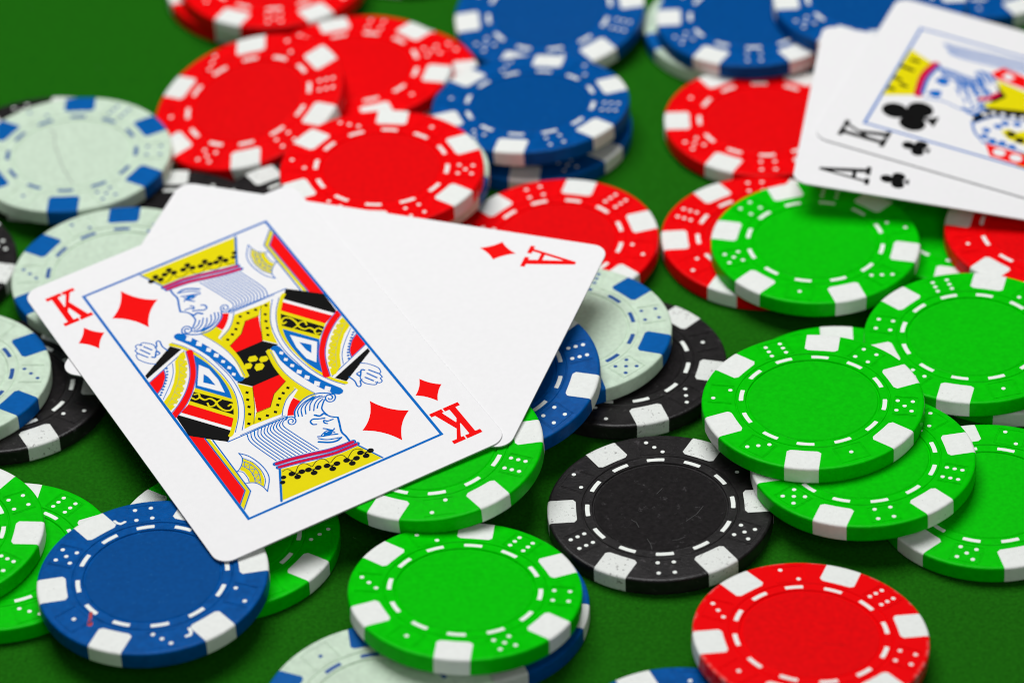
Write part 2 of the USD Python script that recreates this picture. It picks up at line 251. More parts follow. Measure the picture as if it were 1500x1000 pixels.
KD_ART=[["belt","black","p",0,[[-2.32,5.16],[3.48,5.17],[5.46,2.55],[2.71,2.14],[2.32,-5.16],[-3.48,-5.17],[-5.46,-2.55],[-2.71,-2.14]],False],
["belt_lozenge","yellow","p",0,[[-0.42,2.6],[0.64,2.24],[0.67,1.12],[0.03,0.74],[-1.04,1.2],[-1.07,1.95]],False],
["belt_lozenge","yellow","p",0,[[1.28,1.34],[2.3,1.0],[2.27,0.01],[1.64,-0.37],[0.64,-0.1],[0.66,0.76]],False],
["belt_lozenge","yellow","p",0,[[-1.87,1.23],[-0.97,0.88],[-1.01,0.09],[-1.63,-0.49],[-2.56,-0.21],[-2.55,0.51]],False],
["belt_lozenge","yellow","p",0,[[-0.3,0.05],[0.8,-0.34],[0.78,-1.33],[0.01,-1.98],[-1.07,-1.78],[-1.01,-0.73]],False],
["chest_panel","red","p",0,[[-2.45,7.32],[1.02,9.19],[3.18,12.06],[5.93,12.0],[3.52,5.15],[-2.06,5.11]],True],
["collar_trim","yellow","p",0,[[-2.74,10.39],[0.01,12.13],[2.42,14.94],[7.79,14.56],[6.05,11.96],[3.23,12.03],[1.11,9.27],[-2.29,7.3]],True],
["collar_trim","yellow","p",0,[[7.7,14.48],[9.67,14.69],[7.68,10.6],[6.12,6.52],[5.48,2.87],[3.53,5.41],[5.43,10.27]],True],
["trim_line","black","l",0.12,[[6.1,12.07],[3.26,12.1],[1.11,9.27],[-2.29,7.3]],True],
["trim_line","black","l",0.12,[[7.66,14.41],[5.64,10.59],[3.54,5.31]],True],
["trim_stud","black","d",0.5,[[-1.71,9.22],[-0.36,10.05],[0.83,11.0],[1.87,12.35],[3.03,13.81],[4.68,13.86],[6.25,13.86],[8.42,13.89],[7.19,11.65],[6.44,9.81],[5.8,7.91],[5.05,6.09]],True],
["neck_panel","red","p",0,[[0.48,16.61],[1.73,15.89],[0.51,13.66],[-1.36,12.23],[-2.07,14.03],[-0.31,15.17]],True],
["collar_edge","white","s",0.85,[[-2.9,10.88],[-0.79,12.12],[0.89,13.87],[2.16,15.83]],True],
["collar_line","blue","s",0.13,[[-2.73,10.29],[-0.46,11.62],[1.32,13.58],[2.51,15.49]],True],
["shoulder_trim","yellow","p",0,[[-4.68,13.59],[-2.0,13.99],[-1.48,11.99],[-3.32,10.47]],True],
["sleeve_panel","blue","p",0,[[-8.73,9.11],[-7.71,5.89],[-6.98,1.52],[-7.04,-2.72],[-7.91,-6.59],[-12.51,0.38],[-10.27,4.47]],True],
["sleeve_panel","white","p",0,[[-9.13,5.96],[-8.1,3.88],[-7.92,0.13],[-8.43,-3.78],[-11.77,0.9]],True],
["sleeve_panel","blue","p",0,[[-9.49,3.11],[-9.1,1.76],[-8.98,-0.94],[-10.54,1.04]],True],
["sleeve_bar","yellow","p",0,[[-12.43,0.55],[-7.99,-6.18],[-8.26,-7.15],[-13.11,-0.33]],True],
["sleeve_scrollwork","black","p",0,[[-13.08,-0.26],[-8.3,-6.99],[-9.54,-10.41],[-14.8,-2.19]],True],
["scroll","yellow","s",0.34,[[-13.29,-1.01],[-12.6,-1.3],[-12.83,-2.21],[-13.66,-2.4],[-14.08,-1.53]],True],
["scroll","yellow","s",0.38,[[-12.83,-2.21],[-12.36,-3.43],[-11.37,-3.67],[-10.88,-4.98],[-10.97,-6.34],[-10.61,-7.92],[-9.73,-8.66],[-8.85,-8.16],[-8.81,-7.3],[-9.41,-7.42]],True],
["scroll","yellow","s",0.34,[[-12.28,-4.56],[-12.37,-5.51],[-11.56,-5.85],[-10.75,-5.3],[-9.81,-5.06]],True],
["sleeve_bar","yellow","p",0,[[-14.76,-2.09],[-9.51,-10.35],[-9.96,-11.18],[-15.35,-2.79]],True],
["sleeve_stripe","red","p",0,[[-15.31,-2.82],[-9.95,-11.15],[-11.33,-13.13],[-17.43,-4.09]],True],
["sleeve_stripe","white","p",0,[[-17.44,-4.0],[-11.33,-13.13],[-11.83,-13.83],[-18.08,-4.44]],True],
["coat_hem","black","p",0,[[-18.63,-4.85],[-18.0,-4.5],[-11.77,-13.82],[-13.6,-16.07],[-15.48,-14.17],[-18.85,-10.63]],True],
["big_arc","yellow","s",0.78,[[-11.11,14.12],[-9.61,12.03],[-8.27,8.89],[-7.16,4.69],[-6.88,0.55],[-7.08,-3.37],[-7.97,-6.99],[-9.55,-10.77],[-11.89,-14.18],[-12.56,-14.8]],True],
["big_arc","white","s",1.05,[[-10.23,14.63],[-8.71,11.86],[-7.29,7.99],[-6.64,3.42],[-6.29,-0.54],[-6.48,-4.45],[-7.25,-7.93],[-8.68,-11.36],[-10.62,-14.4],[-11.6,-15.46]],True],
["arc_line","blue","s",0.13,[[-10.74,14.42],[-9.21,11.98],[-7.79,8.42],[-6.93,3.99],[-6.61,-0.05],[-6.78,-3.8],[-7.55,-7.28],[-9.13,-11.05],[-11.41,-14.51]],True],
["arc_line","blue","s",0.13,[[-9.67,14.94],[-8.23,11.99],[-6.74,7.97],[-6.09,3.41],[-5.74,-0.56],[-6.02,-4.54],[-6.78,-8.26],[-8.26,-11.65],[-10.15,-14.72]],True],
["diamond_band","blue","s",1.75,[[-8.95,15.41],[-7.48,12.4],[-6.28,8.95],[-5.28,5.13],[-4.73,1.56],[-4.54,-1.84]],True],
["arc_edge","white","s",0.85,[[-5.48,13.31],[-4.55,10.25],[-3.7,6.7],[-3.37,3.13],[-3.65,-1.45]],True],
["arc_edge","yellow","s",1.1,[[-4.58,13.43],[-3.41,10.29],[-2.7,7.03],[-2.59,2.82],[-3.23,-1.84]],True],
["arc_line","blue","s",0.1,[[-5.13,13.34],[-4.1,10.31],[-3.26,6.86],[-2.98,3.0],[-3.4,-1.62]],True],
["band_diamond","white","d",0.92,[[-7.63,13.58],[-6.63,11.22]],True],
["band_diamond","white","d",0.78,[[-5.86,8.66],[-5.35,6.46]],True],
["band_diamond","white","d",0.6,[[-5.03,4.18],[-4.81,1.98],[-4.92,-0.13]],True],
["cuff_wedge","black","p",0,[[-18.66,8.9],[-11.39,13.76],[-9.93,11.64],[-18.72,7.86]],True],
["cuff_edge","white","p",0,[[-18.72,7.86],[-10.03,11.72],[-9.73,11.05],[-18.86,6.69]],True],
["cuff_line","blue","l",0.16,[[-18.86,6.69],[-9.8,11.01]],True],
["lace","yellow","p",0,[[-10.73,10.81],[-9.79,10.91],[-10.86,7.15],[-12.42,4.14],[-14.98,0.51],[-17.38,-1.84],[-18.75,-2.57],[-18.95,0.22],[-16.92,1.85],[-15.04,4.15],[-13.53,6.72],[-12.44,9.38]],True],
["lace_line","grey","s",0.1,[[-11.73,9.12],[-12.92,6.3],[-14.44,3.73],[-16.55,1.15],[-18.63,-0.88]],True],
["lace_line","grey","l",0.09,[[-11.44,9.38],[-10.92,8.11],[-12.16,7.82],[-11.42,6.17],[-12.96,6.1],[-12.26,4.48],[-13.96,4.52],[-13.22,2.89],[-14.95,2.96],[-14.26,1.36],[-16.06,1.62],[-15.56,0.02],[-17.23,0.28],[-16.78,-1.14],[-18.34,-0.95]],True],
["lace_bead","white","c",0.32,[[-10.45,8.7],[-11.06,6.84],[-11.8,5.3],[-12.74,3.69],[-13.82,2.18],[-15.01,0.63],[-16.22,-0.63],[-17.4,-1.6]],True],
["cuff_band","white","p",0,[[-14.1,8.93],[-13.11,9.25],[-14.11,6.66],[-15.86,4.17],[-18.63,1.16],[-18.71,2.55],[-16.9,4.3],[-15.53,6.51]],True],
["cuff_line","blue","s",0.12,[[-13.04,9.11],[-14.05,6.62],[-15.8,4.13],[-18.6,1.05]],True],
["cuff_dot","blue","c",0.26,[[-14.55,8.42],[-14.81,7.6],[-15.16,6.84],[-15.59,6.15],[-16.02,5.45],[-16.49,4.78],[-17.02,4.16],[-17.53,3.52],[-18.06,2.9],[-18.5,2.41]],True],
["cuff_lining","red","p",0,[[-15.13,8.36],[-15.74,6.43],[-17.25,4.32],[-18.83,3.08],[-18.93,6.55]],True],
["cuff_line","blue","s",0.16,[[-15.09,8.34],[-15.69,6.4],[-17.21,4.29],[-18.84,3.0]],True],
["sleeve_band","red","s",1.4,[[-9.13,10.17],[-10.14,6.66],[-11.5,3.51],[-13.84,0.18],[-16.44,-2.48],[-18.89,-4.23]],True],
["sleeve_line","blue","s",0.14,[[-9.58,10.76],[-10.63,6.99],[-11.98,3.84],[-14.24,0.68],[-16.81,-1.79],[-18.89,-3.22]],True],
["sleeve_line","blue","s",0.12,[[-8.76,8.91],[-9.76,5.94],[-11.01,3.17],[-13.4,-0.35],[-16.0,-3.01],[-18.22,-4.56]],True],
["cloak_stripe","red","p",0,[[-18.83,-10.6],[-16.69,-12.82],[-16.51,-29.31],[-18.89,-32.03]],True],
["cloak_edge","yellow","p",0,[[-16.72,-12.88],[-16.02,-13.71],[-15.78,-30.02],[-18.72,-33.46],[-18.83,-32.15],[-16.53,-29.34]],True],
["cloak_line","blue","l",0.2,[[-16.72,-12.88],[-16.53,-29.34],[-18.83,-32.15]],True],
["cloak_line","blue","l",0.2,[[-15.71,-14.1],[-15.78,-30.02],[-18.72,-33.59]],True],
["axe_head","yellow","p",0,[[-13.31,-21.51],[-12.31,-23.48],[-11.92,-26.16],[-12.43,-28.77],[-13.27,-30.29],[-13.9,-29.02],[-14.92,-27.89],[-14.53,-26.69],[-14.55,-24.77],[-15.01,-23.91],[-14.02,-22.81]],True],
["axe_line","blue","s",0.17,[[-13.3,-19.89],[-12.05,-21.82],[-11.25,-25.23],[-11.47,-28.59],[-13.31,-31.8]],True],
["axe_line","blue","s",0.13,[[-13.28,-21.44],[-12.21,-23.55],[-11.88,-26.41],[-12.31,-28.85],[-13.28,-30.41]],True],
["axe_line","blue","s",0.15,[[-13.3,-19.89],[-13.32,-21.41],[-14.16,-22.93],[-15.21,-23.89],[-15.67,-24.0]],True],
["axe_line","blue","s",0.13,[[-15.67,-24.0],[-14.83,-24.79],[-14.75,-26.75],[-15.04,-27.93]],True],
["axe_line","blue","s",0.15,[[-15.87,-27.53],[-14.2,-28.52],[-13.49,-30.13],[-13.31,-31.8]],True],
["axe_line","blue","s",0.11,[[-14.27,-23.06],[-13.59,-25.02],[-13.72,-27.25],[-14.22,-28.67]],True],
["axe_line","blue","s",0.11,[[-13.61,-22.24],[-12.77,-23.88],[-12.5,-26.4],[-13.35,-29.27]],True],
["axe_line","blue","l",0.09,[[-13.48,-22.54],[-13.92,-23.73],[-12.87,-23.81],[-13.61,-24.79],[-12.62,-25.26],[-13.72,-26.41],[-12.67,-26.92],[-13.95,-27.72],[-13.04,-28.35],[-14.12,-28.65]],True],
["crown","yellow","p",0,[[-8.91,-27.95],[-12.14,-35.36],[7.52,-35.62],[5.33,-30.38],[4.27,-30.38],[1.78,-30.38],[-1.27,-29.9],[-5.65,-28.79],[-8.08,-28.18]],True],
["crown_line","blue","l",0.45,[[-8.92,-27.69],[-12.35,-35.46]],True],
["crown_line","blue","l",0.25,[[5.32,-30.07],[7.58,-35.66]],True],
["crown_club","black","c",0.62,[[-7.73,-30.2],[-7.22,-31.47],[-6.02,-30.7]],True],
["crown_club","yellow","c",0.2,[[-6.96,-30.6]],True],
["crown_club_stem","black","l",0.3,[[-7.61,-30.28],[-7.0,-30.7],[-7.15,-31.27],[-7.0,-30.7],[-6.18,-30.68]],True],
["crown_club","black","c",0.62,[[-4.83,-30.93],[-4.32,-32.21],[-3.12,-31.43]],True],
["crown_club","yellow","c",0.2,[[-4.05,-31.34]],True],
["crown_club_stem","black","l",0.3,[[-4.71,-31.01],[-4.1,-31.43],[-4.25,-32.01],[-4.1,-31.43],[-3.27,-31.41]],True],
["crown_club","black","c",0.62,[[-1.61,-31.88],[-1.11,-33.16],[0.11,-32.38]],True],
["crown_club","yellow","c",0.2,[[-0.83,-32.29]],True],
["crown_club_stem","black","l",0.3,[[-1.49,-31.96],[-0.88,-32.38],[-1.03,-32.96],[-0.88,-32.38],[-0.05,-32.36]],True],
["crown_club","black","c",0.62,[[1.92,-32.61],[2.42,-33.89],[3.64,-33.12]],True],
["crown_club","yellow","c",0.2,[[2.7,-33.02]],True],
["crown_club_stem","black","l",0.3,[[2.04,-32.69],[2.65,-33.12],[2.5,-33.69],[2.65,-33.12],[3.49,-33.1]],True],
["crown_club","black","c",0.62,[[4.86,-32.25],[5.36,-33.53],[6.6,-32.76]],True],
["crown_club","yellow","c",0.2,[[5.65,-32.66]],True],
["crown_club_stem","black","l",0.3,[[4.99,-32.33],[5.6,-32.75],[5.44,-33.33],[5.6,-32.75],[6.44,-32.73]],True],
["crown_club","black","c",0.5,[[-9.37,-30.16],[-10.07,-31.24]],True],
["crown_scallop","black","s",0.16,[[-8.87,-28.69],[-7.9,-28.65],[-7.28,-30.0]],True],
["crown_scallop","black","s",0.16,[[-7.1,-30.34],[-5.7,-28.89],[-4.58,-29.11],[-3.98,-30.49]],True],
["crown_scallop","black","s",0.16,[[-3.86,-30.58],[-2.53,-29.67],[-1.31,-29.96],[-0.9,-31.44]],True],
["crown_scallop","black","s",0.16,[[-0.73,-31.55],[0.8,-30.69],[1.88,-31.0],[2.22,-32.22]],True],
["crown_scallop","black","s",0.16,[[2.37,-32.2],[3.98,-30.95],[4.96,-31.2],[5.58,-31.71]],True],
["crown_band_line","blue","s",1.05,[[-9.07,-26.22],[-6.0,-26.73],[-2.35,-27.66],[0.53,-28.49],[3.13,-28.82],[5.13,-28.91]],True],
["crown_band_line","blue","s",1.0,[[-9.01,-27.32],[-5.79,-27.97],[-2.17,-28.94],[1.03,-29.69],[3.45,-29.81],[5.45,-29.81]],True],
["crown_band","crimson","s",0.72,[[-8.84,-26.3],[-6.01,-26.76],[-2.37,-27.69],[0.52,-28.52],[3.11,-28.85],[4.95,-28.95]],True],
["crown_band","crimson","s",0.62,[[-8.81,-27.34],[-5.79,-27.97],[-2.17,-28.94],[1.01,-29.72],[3.45,-29.81],[5.22,-29.83]],True],
["hair_strand","blue","s",0.16,[[-9.9,-16.2],[-10.27,-18.11],[-9.79,-20.81],[-8.54,-25.52]],True],
["hair_strand","blue","s",0.16,[[-9.16,-16.2],[-9.65,-18.07],[-9.16,-20.81],[-7.86,-25.67]],True],
["hair_strand","blue","s",0.16,[[-8.42,-16.19],[-9.03,-18.02],[-8.53,-20.82],[-7.17,-25.81]],True],
["hair_strand","blue","s",0.16,[[-7.68,-16.19],[-8.41,-17.97],[-7.9,-20.82],[-6.48,-25.95]],True],
["hair_strand","blue","s",0.16,[[-6.95,-16.18],[-7.79,-17.93],[-7.27,-20.83],[-5.8,-26.1]],True],
["hair_strand","blue","s",0.16,[[-6.2,-16.18],[-7.17,-17.88],[-6.64,-20.83],[-5.11,-26.24]],True],
["hair_strand","blue","s",0.16,[[-5.46,-16.17],[-6.55,-17.84],[-6.0,-20.84],[-4.42,-26.38]],True],
["hair_strand","blue","s",0.16,[[-4.72,-16.17],[-5.93,-17.79],[-5.37,-20.84],[-3.73,-26.53]],True],
["hair_strand","blue","s",0.16,[[-3.98,-16.16],[-5.31,-17.75],[-4.73,-20.85],[-3.04,-26.67]],True],
["hair_strand","blue","s",0.16,[[-3.24,-16.16],[-4.68,-17.7],[-4.1,-20.85],[-2.35,-26.82]],True],
["hair_strand","blue","s",0.16,[[-2.49,-16.15],[-4.06,-17.66],[-3.46,-20.86],[-1.66,-26.96]],True],
["hair_strand","blue","s",0.16,[[-1.75,-16.14],[-3.43,-17.61],[-2.83,-20.86],[-0.97,-27.11]],True],
["hair_curl","blue","s",0.2,[[-2.42,-16.81],[-1.83,-16.47],[-1.25,-16.6],[-0.91,-17.13],[-0.9,-17.8],[-1.2,-18.36],[-1.66,-18.61],[-2.08,-18.49],[-2.33,-18.1],[-2.32,-17.61],[-2.1,-17.22],[-1.78,-17.07],[-1.5,-17.17],[-1.36,-17.43],[-1.38,-17.74],[-1.53,-17.95],[-1.71,-18.01]],True],
["collar_line","blue","s",0.14,[[-9.21,-16.02],[-5.94,-15.97],[-1.71,-16.08]],True],
["collar_line","blue","l",0.2,[[-13.6,-16.07],[-1.88,-16.14]],True],
["collar_line","blue","l",0.12,[[-11.01,-15.78],[-1.94,-15.7]],True],
["beard_strand","blue","s",0.24,[[-0.69,-17.09],[0.0,-15.59],[1.75,-14.14],[3.63,-13.44],[5.47,-13.68],[6.97,-14.62],[7.77,-15.53]],True],
["beard_strand","blue","s",0.2,[[-0.09,-17.29],[0.54,-15.74],[2.27,-14.5],[4.47,-14.01]],True],
["beard_strand","blue","s",0.2,[[0.5,-17.61],[1.22,-15.77],[2.77,-14.62],[4.97,-14.13]],True],
["beard_strand","blue","s",0.2,[[1.3,-17.45],[2.09,-15.7],[3.74,-14.62],[5.49,-14.49]],True],
["beard_strand","blue","s",0.2,[[2.3,-17.0],[3.14,-15.54],[4.43,-14.65],[5.94,-14.71]],True],
["beard_strand","blue","s",0.2,[[2.87,-17.48],[3.81,-16.0],[5.02,-15.15],[6.19,-15.16]],True],
["beard_strand","blue","s",0.2,[[3.69,-17.25],[4.47,-16.24],[5.64,-15.58]],True],
["beard_curl","blue","s",0.22,[[7.77,-15.05],[7.92,-15.87],[7.65,-16.65],[7.11,-17.12],[6.53,-17.13],[6.12,-16.72],[6.02,-16.1],[6.23,-15.52],[6.63,-15.19],[7.05,-15.2],[7.33,-15.5],[7.38,-15.93],[7.23,-16.31],[6.96,-16.51],[6.7,-16.48],[6.56,-16.28],[6.55,-16.04]],True],
["face_line","blue","s",0.3,[[4.64,-28.3],[4.66,-26.89],[4.54,-25.38],[5.23,-23.15],[5.71,-21.55]],True],
["face_line","blue","s",0.24,[[5.71,-21.55],[5.08,-21.03],[4.53,-20.3],[4.31,-19.35],[4.31,-17.9],[5.01,-16.83],[5.79,-15.95]],True],
["face_line","blue","s",0.34,[[2.49,-18.63],[3.18,-19.37],[4.06,-19.18],[4.35,-19.82]],True],
["face_line","blue","s",0.26,[[1.65,-21.03],[1.1,-20.65],[1.09,-19.77],[1.76,-19.44],[2.62,-19.94],[3.64,-20.39]],True],
["face_line","blue","s",0.24,[[3.4,-21.98],[3.03,-21.45],[3.28,-20.84],[3.7,-21.39],[4.75,-21.51]],True],
["face_line","blue","s",0.24,[[0.4,-24.09],[1.39,-24.59],[2.58,-24.98],[3.71,-25.5]],True],
["face_line","blue","s",0.22,[[2.2,-22.72],[2.65,-23.2],[3.44,-24.1],[3.85,-23.85]],True],
["face_line","blue","s",0.2,[[1.12,-24.15],[2.12,-23.7],[2.93,-23.74],[3.46,-24.89]],True],
["eye","blue","c",0.5,[[1.99,-24.4],[2.68,-24.35]],True],
["face_line","blue","s",0.22,[[0.28,-24.61],[1.38,-25.71],[2.74,-26.31],[3.47,-26.51]],True],
["face_line","blue","s",0.34,[[-0.07,-25.41],[1.47,-26.64],[2.79,-27.03],[3.82,-26.7]],True],
["hand_line","blue","s",0.22,[[12.31,-13.0],[12.63,-14.58],[12.43,-15.97],[12.71,-16.43],[13.15,-16.11],[13.47,-15.16],[13.93,-14.93]],True],
["hand_line","blue","s",0.16,[[15.74,-10.74],[16.87,-11.88],[17.83,-13.77],[17.73,-15.07]],True],
["hand_line","blue","s",0.18,[[17.73,-15.07],[17.3,-15.45],[17.3,-16.44],[16.86,-16.59],[16.78,-17.44],[16.18,-17.61],[15.64,-17.01]],True],
["hand_line","blue","s",0.18,[[15.99,-17.16],[15.33,-17.61],[14.35,-16.75],[13.8,-15.74],[13.88,-14.36],[14.73,-12.99],[13.92,-12.89]],True],
["hand_line","blue","s",0.24,[[14.67,-14.76],[15.5,-16.46]],True],
["hand_line","blue","s",0.24,[[15.46,-13.95],[16.4,-16.09]],True],
["hand_line","blue","s",0.22,[[16.14,-13.29],[17.26,-15.42]],True],
["hand_line","blue","s",0.26,[[13.8,-13.13],[14.11,-13.92],[14.97,-12.57],[15.48,-12.92]],True],
["suit_diamond","red","p",0,[[12.47,-20.95],[12.87,-22.0],[13.32,-22.97],[13.83,-23.87],[14.39,-24.69],[15.0,-25.44],[15.66,-26.12],[16.37,-26.73],[17.14,-27.27],[16.37,-27.82],[15.66,-28.44],[15.01,-29.12],[14.41,-29.88],[13.86,-30.7],[13.37,-31.59],[12.93,-32.56],[12.54,-33.58],[12.13,-32.55],[11.67,-31.58],[11.16,-30.68],[10.59,-29.85],[9.97,-29.09],[9.3,-28.4],[8.58,-27.78],[7.8,-27.23],[8.56,-26.71],[9.28,-26.1],[9.94,-25.43],[10.55,-24.68],[11.11,-23.86],[11.61,-22.97],[12.07,-22.0]],True],
["corner_diamond","red","p",0,[[22.62,-20.52],[22.87,-21.15],[23.15,-21.74],[23.47,-22.29],[23.81,-22.79],[24.19,-23.25],[24.6,-23.67],[25.05,-24.04],[25.52,-24.37],[25.05,-24.7],[24.61,-25.07],[24.2,-25.49],[23.82,-25.94],[23.48,-26.45],[23.18,-26.99],[22.9,-27.58],[22.66,-28.2],[22.4,-27.57],[22.11,-26.97],[21.79,-26.42],[21.43,-25.91],[21.04,-25.44],[20.62,-25.01],[20.17,-24.62],[19.68,-24.28],[20.16,-23.97],[20.61,-23.61],[21.03,-23.2],[21.41,-22.76],[21.76,-22.26],[22.08,-21.73],[22.37,-21.15]],True]]
